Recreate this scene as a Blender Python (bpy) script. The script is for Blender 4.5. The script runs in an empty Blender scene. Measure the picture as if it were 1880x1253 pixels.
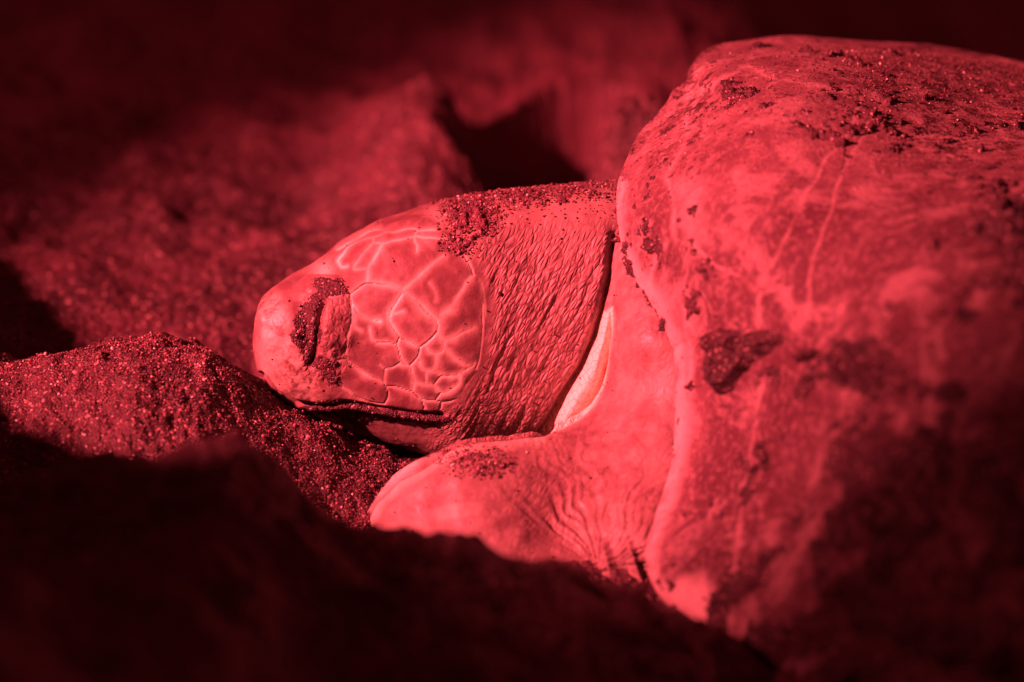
import bpy, math, random
import numpy as np
from mathutils import Vector, Matrix
from mathutils.bvhtree import BVHTree

rng = np.random.default_rng(7)
random.seed(7)
scene = bpy.context.scene
COL = scene.collection
R = math.radians

# ------------------------------------------------------------------ camera
CAM = np.array([0.0, -1.70, 0.57])
PITCH = R(16.0)
LENS, SENSOR = 90.0, 36.0
FPX = LENS / SENSOR * 1880.0
cam_d = bpy.data.cameras.new("camera")
cam = bpy.data.objects.new("camera", cam_d)
COL.objects.link(cam)
cam.location = CAM
cam.rotation_euler = (math.pi / 2 - PITCH, 0, 0)
cam_d.lens = LENS
cam_d.sensor_width = SENSOR
cam_d.clip_start = 0.05
cam_d.clip_end = 200
cam_d.dof.use_dof = True
cam_d.dof.focus_distance = 1.715
cam_d.dof.aperture_fstop = 2.35
cam_d.dof.aperture_blades = 8
scene.camera = cam

# ------------------------------------------------------------------ night sky
world = bpy.data.worlds.new("World")
scene.world = world
world.use_nodes = True
wn = world.node_tree.nodes
bg = wn["Background"]
bg.inputs[0].default_value = (1.0, 0.06, 0.08, 1)
bg.inputs[1].default_value = 0.125

# ------------------------------------------------------------------ red torch
def spot(name, loc, aim, power, size, blend, radius, col):
    l = bpy.data.lights.new(name, 'SPOT')
    l.energy = power
    l.color = col
    l.spot_size = R(size)
    l.spot_blend = blend
    l.shadow_soft_size = radius
    o = bpy.data.objects.new(name, l)
    COL.objects.link(o)
    o.location = loc
    d = Vector(aim) - Vector(loc)
    o.rotation_euler = d.to_track_quat('-Z', 'Y').to_euler()
    return o

RED = (1.0, 0.102, 0.126)
spot("torch", (-1.70, -1.12, 1.24), (0.28, 0.30, 0.145), 1420.0, 29.0, 0.80, 0.045, RED)
spot("torch_spill", (-1.70, -1.12, 1.24), (0.05, 0.10, 0.10), 66.0, 80.0, 1.0, 0.03, RED)

scene.view_settings.view_transform = 'Standard'
scene.view_settings.look = 'None'
scene.view_settings.exposure = 0.0
scene.view_settings.gamma = 1.0
scene.render.engine = 'CYCLES'
scene.cycles.use_denoising = True
scene.cycles.max_bounces = 5
scene.cycles.sample_clamp_indirect = 4.0

# ------------------------------------------------------------------ helpers
SP, CP = math.sin(PITCH), math.cos(PITCH)

def P(u, v, y):
    """photo pixel + distance plane y -> point in the place"""
    u, v, y = np.asarray(u, float), np.asarray(v, float), np.asarray(y, float)
    a = (u - 940.0) / FPX
    b = -(v - 626.5) / FPX
    dy = CP + b * SP
    dz = -SP + b * CP
    t = (y - CAM[1]) / dy
    return np.stack([CAM[0] + t * a, y + 0 * t, CAM[2] + t * dz], -1)

def proj(p):
    d = p - CAM
    f = d[..., 1] * CP - d[..., 2] * SP
    up = d[..., 1] * SP + d[..., 2] * CP
    return 940.0 + FPX * d[..., 0] / f, 626.5 - FPX * up / f

def smooth(e0, e1, x):
    t = np.clip((x - e0) / (e1 - e0), 0, 1)
    return t * t * (3 - 2 * t)

def hash3(ix, iy, iz, seed):
    h = (ix.astype(np.int64) * 374761393 + iy.astype(np.int64) * 668265263 + iz.astype(np.int64) * 2147483647 + seed * 1274126177) & 0xffffffff
    h = ((h ^ (h >> 13)) * 1274126177) & 0xffffffff
    h = ((h ^ (h >> 16)) * 2246822519) & 0xffffffff
    return ((h ^ (h >> 15)) & 0xffffff) / float(0xffffff)

def vnoise(p, s, seed=0):
    q = p * s + 1000.0
    i = np.floor(q).astype(np.int64)
    f = q - i
    f = f * f * f * (f * (f * 6 - 15) + 10)
    r = 0
    for dx in (0, 1):
        for dy in (0, 1):
            for dz in (0, 1):
                w = (f[:, 0] if dx else 1 - f[:, 0]) * (f[:, 1] if dy else 1 - f[:, 1]) * (f[:, 2] if dz else 1 - f[:, 2])
                r = r + w * hash3(i[:, 0] + dx, i[:, 1] + dy, i[:, 2] + dz, seed)
    return r * 2 - 1

def fbm(p, s, o=4, g=0.5, seed=0):
    r, a, t = 0, 1.0, 0.0
    for k in range(o):
        r = r + a * vnoise(p + 3.7 * k, s * 2.03 ** k, seed + k)
        t += a
        a *= g
    return r / t

def cr(pts, n):
    """Catmull-Rom through rows of pts, n samples, plus parameter"""
    pts = np.asarray(pts, float)
    m = len(pts)
    t = np.linspace(0, m - 1 - 1e-9, n)
    i = np.floor(t).astype(int)
    f = (t - i)[:, None]
    g = lambda k: pts[np.clip(k, 0, m - 1)]
    p0, p1, p2, p3 = g(i - 1), g(i), g(i + 1), g(i + 2)
    return 0.5 * (2 * p1 + (p2 - p0) * f + (2 * p0 - 5 * p1 + 4 * p2 - p3) * f ** 2 + (3 * p1 - p0 - 3 * p2 + p3) * f ** 3)

def seg_dist(x, y, poly, closed=False):
    poly = np.asarray(poly, float)
    d = np.full(x.shape, 1e9)
    n = len(poly)
    for k in range(n if closed else n - 1):
        a, b = poly[k], poly[(k + 1) % n]
        e = b - a
        L = max(e @ e, 1e-9)
        t = np.clip(((x - a[0]) * e[0] + (y - a[1]) * e[1]) / L, 0, 1)
        d = np.minimum(d, np.hypot(x - a[0] - t * e[0], y - a[1] - t * e[1]))
    return d

def inside(x, y, poly):
    poly = np.asarray(poly, float)
    c = np.zeros(x.shape, bool)
    n = len(poly)
    for k in range(n):
        a, b = poly[k], poly[k - 1]
        if a[1] == b[1]:
            continue
        m = ((a[1] > y) != (b[1] > y)) & (x < (b[0] - a[0]) * (y - a[1]) / (b[1] - a[1]) + a[0])
        c ^= m
    return c

def sdist(x, y, poly):
    d = seg_dist(x, y, poly, True)
    return np.where(inside(x, y, poly), d, -d)      # positive inside

class TPS:
    def __init__(self, c, v):
        c = np.asarray(c, float) / 400.0
        n = len(c)
        r = np.hypot(c[:, None, 0] - c[None, :, 0], c[:, None, 1] - c[None, :, 1])
        K = np.where(r > 0, r * r * np.log(r + 1e-12), 0) + 0.02 * np.eye(n)
        Q = np.c_[np.ones(n), c]
        A = np.block([[K, Q], [Q.T, np.zeros((3, 3))]])
        self.w = np.linalg.solve(A, np.r_[np.asarray(v, float), 0, 0, 0])
        self.c = c
    def __call__(self, x, y):
        x, y = x / 400.0, y / 400.0
        s = self.w[-3] + self.w[-2] * x + self.w[-1] * y
        for k in range(len(self.c)):
            r2 = (x - self.c[k, 0]) ** 2 + (y - self.c[k, 1]) ** 2
            s = s + self.w[k] * 0.5 * r2 * np.log(r2 + 1e-18)
        return s

def mesh_np(name, V, F):
    me = bpy.data.meshes.new(name)
    V = np.ascontiguousarray(V, np.float32)
    F = np.ascontiguousarray(F, np.int32)
    k = F.shape[1]
    me.vertices.add(len(V))
    me.vertices.foreach_set("co", V.ravel())
    me.loops.add(F.size)
    me.loops.foreach_set("vertex_index", F.ravel())
    me.polygons.add(len(F))
    me.polygons.foreach_set("loop_start", np.arange(0, F.size, k, dtype=np.int32))
    me.update(calc_edges=True)
    me.validate()
    me.polygons.foreach_set("use_smooth", np.ones(len(me.polygons), bool))
    return me

def grid_faces(nr, nc, wrap=False, off=0):
    i = np.arange(nr - 1)[:, None]
    j = np.arange(nc if wrap else nc - 1)[None, :]
    a = i * nc + j
    b = i * nc + (j + 1) % nc
    return np.stack([a, b, b + nc, a + nc], -1).reshape(-1, 4) + off

def attr(me, name, vals):
    vals = np.asarray(vals, np.float32)
    if vals.ndim == 1:
        at = me.attributes.new(name, 'FLOAT', 'POINT')
        at.data.foreach_set('value', vals)
    else:
        at = me.attributes.new(name, 'FLOAT_VECTOR', 'POINT')
        at.data.foreach_set('vector', np.ascontiguousarray(vals).ravel())

def link(name, me, mat=None, parent=None):
    o = bpy.data.objects.new(name, me)
    COL.objects.link(o)
    if mat:
        me.materials.append(mat)
    if parent:
        o.parent = parent
    return o

def coords(me):
    v = np.empty(len(me.vertices) * 3, np.float32)
    me.vertices.foreach_get("co", v)
    return v.reshape(-1, 3).astype(float)

def normals(me):
    v = np.empty(len(me.vertices) * 3, np.float32)
    me.vertices.foreach_get("normal", v)
    return v.reshape(-1, 3).astype(float)

def quads(me):
    f = np.empty(len(me.loops), np.int32)
    me.loops.foreach_get("vertex_index", f)
    return f.reshape(-1, 4)

def tone(o, label=None, cat=None, kind=None, group=None):
    if label: o["label"] = label
    if cat: o["category"] = cat
    if kind: o["kind"] = kind
    if group: o["group"] = group

# ------------------------------------------------------------------ node helper
class NT:
    def __init__(self, name):
        self.m = bpy.data.materials.new(name)
        self.m.use_nodes = True
        self.t = self.m.node_tree
        self.b = self.t.nodes["Principled BSDF"]
        self.geo = self.n('ShaderNodeNewGeometry')
        self.pos = self.geo.outputs['Position']
    def n(self, typ, **kw):
        nd = self.t.nodes.new(typ)
        for k, v in kw.items():
            setattr(nd, k, v)
        return nd
    def set(self, nd, key, v):
        if v is None: return
        if hasattr(v, 'is_linked') or isinstance(v, bpy.types.NodeSocket):
            self.t.links.new(v, nd.inputs[key])
        else:
            nd.inputs[key].default_value = v
    def attr(self, name, vec=False):
        nd = self.n('ShaderNodeAttribute', attribute_name=name)
        return nd.outputs['Vector' if vec else 'Fac']
    def math(self, op, a, b=0.0, c=None, clamp=False):
        nd = self.n('ShaderNodeMath', operation=op, use_clamp=clamp)
        self.set(nd, 0, a); self.set(nd, 1, b)
        if c is not None: self.set(nd, 2, c)
        return nd.outputs[0]
    def noise(self, vec, scale, detail=4, rough=0.5, dist=0.0):
        nd = self.n('ShaderNodeTexNoise')
        self.set(nd, 'Vector', vec); self.set(nd, 'Scale', scale)
        self.set(nd, 'Detail', detail); self.set(nd, 'Roughness', rough); self.set(nd, 'Distortion', dist)
        return nd.outputs['Fac']
    def vor(self, vec, scale, feature='F1', rnd=1.0, out='Distance'):
        nd = self.n('ShaderNodeTexVoronoi', feature=feature)
        self.set(nd, 'Vector', vec); self.set(nd, 'Scale', scale); self.set(nd, 'Randomness', rnd)
        return nd.outputs[out]
    def ramp(self, x, a, b, lo=0.0, hi=1.0):
        nd = self.n('ShaderNodeMapRange', interpolation_type='SMOOTHSTEP')
        self.set(nd, 0, x); self.set(nd, 1, a); self.set(nd, 2, b); self.set(nd, 3, lo); self.set(nd, 4, hi)
        return nd.outputs[0]
    def mix(self, f, a, b):
        nd = self.n('ShaderNodeMix', data_type='RGBA')
        self.set(nd, 0, f)
        self.set(nd, 6, a if not isinstance(a, tuple) else (*a, 1)); self.set(nd, 7, b if not isinstance(b, tuple) else (*b, 1))
        return nd.outputs[2]
    def bump(self, h, dist, strength=1.0, normal=None):
        nd = self.n('ShaderNodeBump')
        self.set(nd, 'Height', h); self.set(nd, 'Distance', dist); self.set(nd, 'Strength', strength)
        if normal is not None: self.set(nd, 'Normal', normal)
        return nd.outputs[0]

# ------------------------------------------------------------------ materials
SAND_A, SAND_B, SAND_C = (0.032, 0.010, 0.016), (0.084, 0.027, 0.040), (0.36, 0.22, 0.22)

def sand_mat(name, damp=1.0, grain=620.0):
    k = NT(name)
    n1 = k.noise(k.pos, 14, 5, 0.6)
    n2 = k.noise(k.pos, 140, 4, 0.6)
    c = k.mix(k.ramp(n1, 0.35, 0.68), tuple(x * damp for x in SAND_A), tuple(x * damp for x in SAND_B))
    c = k.mix(k.math('MULTIPLY', k.attr('bank_light'), k.ramp(n1, 0.3, 0.6, 0.5, 1.0)), c, (0.19, 0.062, 0.090))  # lighter bank colour standing in for torchlight
    cell = k.n('ShaderNodeTexVoronoi', feature='F1')
    k.set(cell, 'Vector', k.pos); k.set(cell, 'Scale', grain)
    rnd = k.n('ShaderNodeSeparateColor'); k.t.links.new(cell.outputs['Color'], rnd.inputs[0])
    r0 = rnd.outputs[0]
    c = k.mix(k.ramp(r0, 0.55, 1.0, 0.0, 0.65), c, tuple(x * damp for x in SAND_B))
    c = k.mix(k.ramp(r0, 0.0, 0.35, 0.6, 0.0), c, (0.02, 0.012, 0.012))
    c = k.mix(k.math('GREATER_THAN', r0, 0.965), c, SAND_C)
    k.set(k.b, 'Base Color', c)
    k.set(k.b, 'Roughness', k.math('MULTIPLY_ADD', rnd.outputs[1], 0.45, 0.35))
    h = k.math('ADD', k.math('MULTIPLY', cell.outputs['Distance'], -0.8), k.math('MULTIPLY', n2, 2.2))
    k.set(k.b, 'Normal', k.bump(h, 0.0012, 1.0))
    return k.m

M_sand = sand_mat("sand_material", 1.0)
M_damp = sand_mat("damp_sand_material", 0.80, 800.0)

def skin_mat():
    k = NT("turtle_skin")
    pale, crease, wr, dirt = k.attr('pale'), k.attr('crease'), k.attr('wrinkle'), k.attr('dirt')
    white, shd = k.attr('white'), k.attr('shoulder')
    fc = k.attr('flow', True)
    n1 = k.noise(k.pos, 32, 5, 0.6)
    n2 = k.noise(k.pos, 110, 4, 0.6)
    n3 = k.noise(k.pos, 480, 3, 0.6)
    dark, mid, light = (0.140, 0.078, 0.082), (0.26, 0.18, 0.17), (0.72, 0.66, 0.56)
    inner, mott = k.attr('inner'), k.attr('mottle')
    c = k.mix(k.ramp(n1, 0.3, 0.7), dark, mid)
    c = k.mix(k.ramp(n2, 0.42, 0.72, 0, 0.35), c, (0.36, 0.27, 0.26))
    c = k.mix(k.math('MULTIPLY', inner, k.ramp(k.noise(k.pos, 52, 4, 0.6, 0.4), 0.30, 0.58, 0.0, 0.85)), c, (0.115, 0.052, 0.058))
    pl = k.math('MULTIPLY', pale, k.ramp(n1, 0.15, 0.75, 0.55, 1.15))
    c = k.mix(k.math('MINIMUM', pl, 1.0), c, light)
    c = k.mix(k.math('MULTIPLY', mott, k.ramp(k.noise(k.pos, 105, 6, 0.78), 0.44, 0.62, 0.0, 0.85)), c, (0.12, 0.05, 0.055))
    c = k.mix(k.math('MULTIPLY', mott, k.ramp(k.noise(k.pos, 40, 4, 0.6), 0.42, 0.62, 0.0, 0.5)), c, (0.14, 0.06, 0.065))
    # wrinkled neck: stretched scale cells between dark folds
    v1 = k.vor(fc, 1.0, 'DISTANCE_TO_EDGE', 1.0)
    cellc = k.n('ShaderNodeTexVoronoi', feature='F1'); k.set(cellc, 'Vector', fc); k.set(cellc, 'Scale', 1.0)
    fold = k.noise(fc, 0.55, 3, 0.55, 0.6)
    groove = k.math('MULTIPLY', k.ramp(v1, 0.0, 0.22, 1.0, 0.0), wr)
    sep = k.n('ShaderNodeSeparateColor'); k.t.links.new(cellc.outputs['Color'], sep.inputs[0])
    c = k.mix(k.math('MULTIPLY', wr, k.ramp(sep.outputs[0], 0.3, 1.0, 0.0, 0.34)), c, (0.58, 0.40, 0.38))
    c = k.mix(k.math('MULTIPLY', groove, 0.50), c, (0.10, 0.04, 0.045))
    # pale soft skin under the neck
    pv = k.vor(k.pos, 190, 'DISTANCE_TO_EDGE', 1.0)
    wc = k.mix(k.ramp(pv, 0.0, 0.10, 0.55, 0.0), (0.80, 0.70, 0.56), (0.42, 0.24, 0.22))
    c = k.mix(white, c, wc)
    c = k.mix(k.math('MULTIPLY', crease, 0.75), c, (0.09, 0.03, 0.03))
    # dusting of sand
    dn = k.noise(k.pos, 260, 4, 0.65)
    dm = k.math('GREATER_THAN', k.math('ADD', dirt, dn), 1.04)
    fine = k.math('MULTIPLY', k.math('GREATER_THAN', k.noise(k.pos, 420, 2, 0.5), 0.735), 0.7)
    c = k.mix(k.math('MAXIMUM', dm, fine), c, (0.075, 0.035, 0.035))
    k.set(k.b, 'Base Color', c)
    k.set(k.b, 'Roughness', k.ramp(n2, 0.3, 0.7, 0.38, 0.58))
    k.set(k.b, 'Specular IOR Level', 0.35)
    k.set(k.b, 'Subsurface Weight', 0.0)
    hw = k.math('MULTIPLY', k.ramp(v1, 0.0, 0.35), wr)
    h = k.math('ADD', k.math('MULTIPLY', hw, 0.5), k.math('MULTIPLY', k.math('MULTIPLY', fold, wr), 0.7))
    h = k.math('ADD', h, k.math('MULTIPLY', n3, 0.22))
    h = k.math('ADD', h, k.math('MULTIPLY', n2, 0.25))
    h = k.math('ADD', h, k.math('MULTIPLY', crease, -0.6))
    h = k.math('ADD', h, k.math('MULTIPLY', dm, 0.3))
    k.set(k.b, 'Normal', k.bump(h, 0.0011, 1.0))
    return k.m

def shell_mat():
    k = NT("carapace_material")
    pale, crease, dirt, rim = k.attr('pale'), k.attr('crease'), k.attr('dirt'), k.attr('rim')
    n1 = k.noise(k.pos, 16, 6, 0.62)
    n2 = k.noise(k.pos, 60, 5, 0.65)
    n3 = k.noise(k.pos, 300, 3, 0.6)
    c = k.mix(k.ramp(n1, 0.32, 0.68), (0.095, 0.042, 0.052), (0.185, 0.102, 0.112))
    c = k.mix(k.ramp(n2, 0.5, 0.7, 0, 0.40), c, (0.32, 0.21, 0.21))
    c = k.mix(k.math('MULTIPLY', pale, k.ramp(n2, 0.3, 0.65, 0.05, 0.6)), c, (0.42, 0.30, 0.30))
    c = k.mix(k.math('MULTIPLY', k.attr('shell_mid'), k.ramp(n1, 0.3, 0.7, 0.95, 0.76)), c, (0.052, 0.019, 0.027))
    c = k.mix(k.math('MULTIPLY', rim, k.ramp(n2, 0.25, 0.6, 0.35, 0.9)), c, (0.50, 0.38, 0.37))
    c = k.mix(k.math('MULTIPLY', crease, 0.6), c, (0.10, 0.035, 0.035))
    # barnacle-pale blotches and specks of sand
    b = k.math('MULTIPLY', k.ramp(k.noise(k.pos, 75, 4, 0.7), 0.58, 0.66), k.math('MULTIPLY', dirt, 0.75, clamp=True))
    c = k.mix(b, c, (0.50, 0.32, 0.30))
    # scuffs, growth lines and dusty film
    c = k.mix(k.ramp(k.noise(k.pos, 28, 6, 0.75, 0.6), 0.48, 0.62, 0, 0.45), c, (0.34, 0.23, 0.24))
    c = k.mix(k.ramp(k.noise(k.pos, 46, 6, 0.75, 0.3), 0.52, 0.66, 0, 0.6), c, (0.07, 0.025, 0.032))
    mp = k.n('ShaderNodeMapping'); k.set(mp, 'Vector', k.pos); mp.inputs['Rotation'].default_value = (0.3, 0.5, 0.4); mp.inputs['Scale'].default_value = (130, 25, 12)
    c = k.mix(k.ramp(k.noise(mp.outputs[0], 1.0, 4, 0.6), 0.62, 0.72, 0, 0.18), c, (0.42, 0.30, 0.30))
    sp = k.math('ADD', k.math('MULTIPLY', dirt, 0.20), k.noise(k.pos, 80, 5, 0.75))
    spm = k.ramp(sp, 0.69, 0.75, 0, 0.9)
    c = k.mix(spm, c, (0.035, 0.012, 0.014))
    fs = k.math('ADD', k.math('MULTIPLY', dirt, 0.16), k.noise(k.pos, 330, 2, 0.5))
    c = k.mix(k.ramp(fs, 0.72, 0.76, 0, 0.8), c, (0.06, 0.025, 0.025))
    k.set(k.b, 'Base Color', c)
    k.set(k.b, 'Roughness', 0.72)
    k.set(k.b, 'Specular IOR Level', 0.2)
    c2 = k.ramp(k.noise(k.pos, 210, 5, 0.8), 0.50, 0.62, 0, 0.38)
    k.set(k.b, 'Base Color', k.mix(c2, c, (0.30, 0.20, 0.205)))
    h = k.math('ADD', k.math('MULTIPLY', n3, 0.9), k.math('ADD', k.math('MULTIPLY', spm, 1.0), k.math('MULTIPLY', n2, 1.2)))
    k.set(k.b, 'Normal', k.bump(h, 0.0010, 1.0))
    return k.m

# ------------------------------------------------------------------ ground
def crest(pts, yc):
    q = P([p[0] for p in pts], [p[1] for p in pts], yc)
    return q[:, 0], q[:, 2]

AX, AZ = crest([(-900, 790), (-300, 750), (-60, 705), (120, 655), (270, 628), (380, 660), (450, 705), (520, 755), (600, 795), (690, 838), (745, 856), (830, 880), (1000, 930), (1300, 960), (2600, 900)], -0.06)
BX, BZ = crest([(-900, 900), (-300, 930), (0, 900), (150, 858), (300, 838), (430, 828), (500, 862), (560, 920), (610, 962), (670, 985), (760, 996), (850, 1010), (960, 1034), (1060, 1048), (1130, 1085), (1200, 1120), (1300, 1160), (1400, 1240), (1600, 1330), (2600, 1400)], -0.37)

def sminmax(a, b, k):
    h = np.clip(0.5 + 0.5 * (a - b) / k, 0, 1)
    return b + (a - b) * h + k * h * (1 - h)

def ground_z(x, y, fine=True):
    base = np.interp(y, [-15, -0.8, -0.2, 0.0, 0.1, 0.3, 0.6, 1.0, 1.6, 3, 15], [0, 0, -0.015, -0.01, 0.02, 0.055, 0.11, 0.19, 0.26, 0.35, 0.9])
    base = base + 0.03 * smooth(-0.05, -0.35, x) * smooth(1.0, 0.2, np.abs(y))
    ca = np.interp(x, AX, AZ)
    t = (y + 0.06)
    za = ca - np.where(t < 0, 0.53 * np.sqrt(t * t + 0.0004) - 0.0106, 0.34 * np.sqrt(t * t + 0.0003) - 0.0059)
    z = sminmax(base, za, 0.012)
    cb = np.interp(x, BX, BZ)
    t = (y + 0.37)
    zb = cb - np.where(t > 0, 0.80 * np.sqrt(t * t + 0.0010) - 0.0253, 0.16 * np.sqrt(t * t + 0.0010) - 0.0051)
    z = sminmax(z, zb, 0.015)
    # berm added out of view at left to keep torchlight off the foreground
    zc = np.interp(y, [-1.4, -1.0, -0.85, -0.70, -0.61, -0.56, -0.52, -0.46, -0.415, -0.36, -0.31, -0.27, -0.20, -0.10, 0.0, 0.10, 0.2, 0.3],
                   [-0.3, 0.23, 0.38, 0.44, 0.425, 0.392, 0.362, 0.312, 0.285, 0.275, 0.265, 0.25, 0.24, 0.225, 0.22, 0.20, 0.12, -0.2])
    zc = zc + 0.015 * vnoise(np.stack([y, 0 * y, 0 * y], -1), 22, 95)
    tx = x + 0.55
    z = sminmax(z, zc - 0.95 * np.sqrt(tx * tx + 0.0006) + 0.023, 0.03)
    z = z - 0.30 * smooth(0.12, 0.60, x) * smooth(0.40, 1.0, y)
    near_a = smooth(0.06, 0.0, y) * smooth(-0.30, -0.2, y)
    z = z - 0.045 * np.exp(-((x + 0.190) / 0.024) ** 2 - ((y - 0.07) / 0.05) ** 2) - 0.022 * np.exp(-((x + 0.27) / 0.03) ** 2 - ((y - 0.10) / 0.04) ** 2)
    # hollow behind the neck, with an undercut-steep left bank
    hx = (x - 0.045 - 0.25 * (y - 0.56)) / 0.085
    hy = (y - 0.55) / 0.16
    hr = np.sqrt(hx * hx + hy * hy)
    z = z + 0.085 * np.exp(-(np.abs(x + 0.085) / 0.062) ** 2.4 - ((y - 0.47) / 0.13) ** 2)
    z = z - 0.23 * smooth(1.03, 0.88, hr)
    p = np.stack([x, y, 0 * x], -1)
    z = z + near_a * (0.0055 * fbm(p, 30, 3, 0.55, 61) + 0.0035 * fbm(p, 75, 3, 0.6, 62))
    far = smooth(0.08, 0.35, y)
    near = smooth(-0.22, -0.33, y)
    z = z + 0.004 * fbm(p, 9, 4, 0.55, 3) + far * (0.018 * fbm(p, 5, 3, 0.5, 11) + 0.007 * vnoise(p, 16, 12) + 0.006 * vnoise(p, 31, 13)) + near * (0.006 * fbm(p, 16, 3, 0.5, 5) + 0.010 * fbm(p, 40, 3, 0.5, 6))
    z = z + 0.0040 * fbm(p, 45, 4, 0.6, 21) * (1 + 0.3 * far)
    if fine:
        z = z + 0.0022 * fbm(p, 120, 3, 0.6, 27) + 0.0012 * fbm(p, 280, 3, 0.7, 31)
    return z

def spaced(lo, hi, step, far_lo, far_hi):
    core = np.arange(lo, hi, step)
    a, s = [], step
    v = hi
    while v < far_hi:
        a.append(v); s *= 1.06; v += s
    b, s = [], step
    v = lo - step
    while v > far_lo:
        b.append(v); s *= 1.06; v -= s
    return np.array(b[::-1] + list(core) + a)

gx = spaced(-0.47, 0.42, 0.00125, -20, 20)
gy = spaced(-0.46, 0.55, 0.0016, -6, 30)
GX, GY = np.meshgrid(gx, gy)
gz = ground_z(GX.ravel(), GY.ravel())
me = mesh_np("sand", np.stack([GX.ravel(), GY.ravel(), gz], -1), grid_faces(len(gy), len(gx)))
attr(me, "bank_light", (0.85 * smooth(0.38, 0.68, GY) * (0.8 + 0.2 * np.sin(GX * 40))).ravel())  # far bank brightened in its colour, where the torch reaches too weakly
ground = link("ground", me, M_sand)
tone(ground, kind="structure")

# ------------------------------------------------------------------ turtle body
def loft_head(n=260, m=200):
    st = [  # top u,v   bottom u,v   half width   centre y
        (466, 611, 466, 619, .001, -.022),
        (470, 580, 472, 660, .019, -.022),
        (483, 548, 489, 704, .031, -.020),
        (520, 518, 532, 742, .042, -.015),
        (580, 486, 592, 768, .050, -.008),
        (640, 437, 650, 790, .056, -.003),
        (710, 404, 712, 820, .062, .002),
        (790, 380, 775, 838, .067, .006),
        (860, 364, 845, 840, .068, .010),
        (930, 355, 920, 838, .064, .014),
        (1010, 347, 1000, 826, .062, .018),
        (1120, 338, 1085, 792, .064, .022),
        (1250, 336, 1200, 770, .066, .03),
        (1380, 350, 1350, 760, .050, .03),
        (1400, 500, 1380, 600, .002, .03)]
    s = cr(st, n)
    T = P(s[:, 0], s[:, 1], s[:, 5]); B = P(s[:, 2], s[:, 3], s[:, 5])
    a = np.linspace(0, 2 * np.pi, m, endpoint=False)
    e = 2 / 2.35
    ca = np.sign(np.cos(a)) * np.abs(np.cos(a)) ** e
    sa = np.sign(np.sin(a)) * np.abs(np.sin(a)) ** e
    C = (T + B) / 2; H = (T - B) / 2
    V = C[:, None, :] + H[:, None, :] * sa[None, :, None]
    V[:, :, 1] -= np.maximum(s[:, 4], .0005)[:, None] * ca[None, :]
    V = V.reshape(-1, 3)
    F = grid_faces(n, m, True)
    c0, c1 = len(V), len(V) + 1
    V = np.vstack([V, C[0], C[-1]])
    j = np.arange(m); jn = (j + 1) % m
    caps = np.vstack([np.stack([np.full(m, c0), jn, j, j], -1), np.stack([np.full(m, c1), (n - 1) * m + j, (n - 1) * m + jn, (n - 1) * m + jn], -1)])
    return V, F, caps[:, :3]

def pillow(outline, front, radius, round_m, back, nr=120, na=500, centre=None, closed_n=None):
    """closed solid: outline seen from the side, front surface depth, rounded edge, real thickness behind"""
    o = np.asarray(outline, float)
    n = closed_n or na
    oc = np.vstack([o, o[:1]])
    pass
    # closed Catmull-Rom
    ext = np.vstack([o[-1:], o, o[:2]])
    dense = cr(ext, (len(ext) - 1) * 30 + 1)[30:-30]
    L = np.r_[0, np.cumsum(np.hypot(*np.diff(dense[:, :2], axis=0).T))]
    t = np.linspace(0, L[-1], n, endpoint=False)
    ring = np.stack([np.interp(t, L, dense[:, k]) for k in range(dense.shape[1])], -1)
    c = np.asarray(centre, float)
    w = np.linspace(0, 1, nr)
    w = 1 - (1 - w) ** 1.0
    rho = np.sin(w * np.pi / 2) ** 1.0         # 0 centre .. 1 edge, dense at the edge
    uu = c[0] + (ring[None, :, 0] - c[0]) * rho[:, None]
    vv = c[1] + (ring[None, :, 1] - c[1]) * rho[:, None]
    d = seg_dist(uu.ravel(), vv.ravel(), ring[:, :2], True).reshape(uu.shape)
    d[-1] = 0
    rp = ring[:, 2][None, :] * np.ones_like(uu)
    rm = ring[:, 3][None, :] * np.ones_like(uu)
    q = 1 - np.clip(d / rp, 0, 1)
    g = 1 - np.sqrt(np.clip(1 - q * q, 0, 1))
    yf = front(uu.ravel(), vv.ravel()).reshape(uu.shape)
    ring_y = yf + rm * g
    bt = back(uu, vv) * smooth(0, 1, d / (rp * 2.0)) + rm * 0
    yb = yf + 2 * rm - rm * g + bt * (d > 0)
    Fv = P(uu, vv, ring_y)
    # the back sheet keeps the lateral position of the front and is only deeper
    Bv = Fv.copy(); Bv[..., 1] = yb
    V = np.vstack([Fv.reshape(-1, 3), Bv[:-1].reshape(-1, 3)])
    nf = nr * n
    F = [grid_faces(nr, n, True)]
    F.append(grid_faces(nr - 1, n, True, nf)[:, ::-1])
    j = np.arange(n); jn = (j + 1) % n
    e = (nr - 1) * n; be = nf + (nr - 2) * n
    F.append(np.stack([be + j, be + jn, e + jn, e + j], -1)[:, ::-1])
    return V, np.vstack(F), (nr, n)

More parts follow.
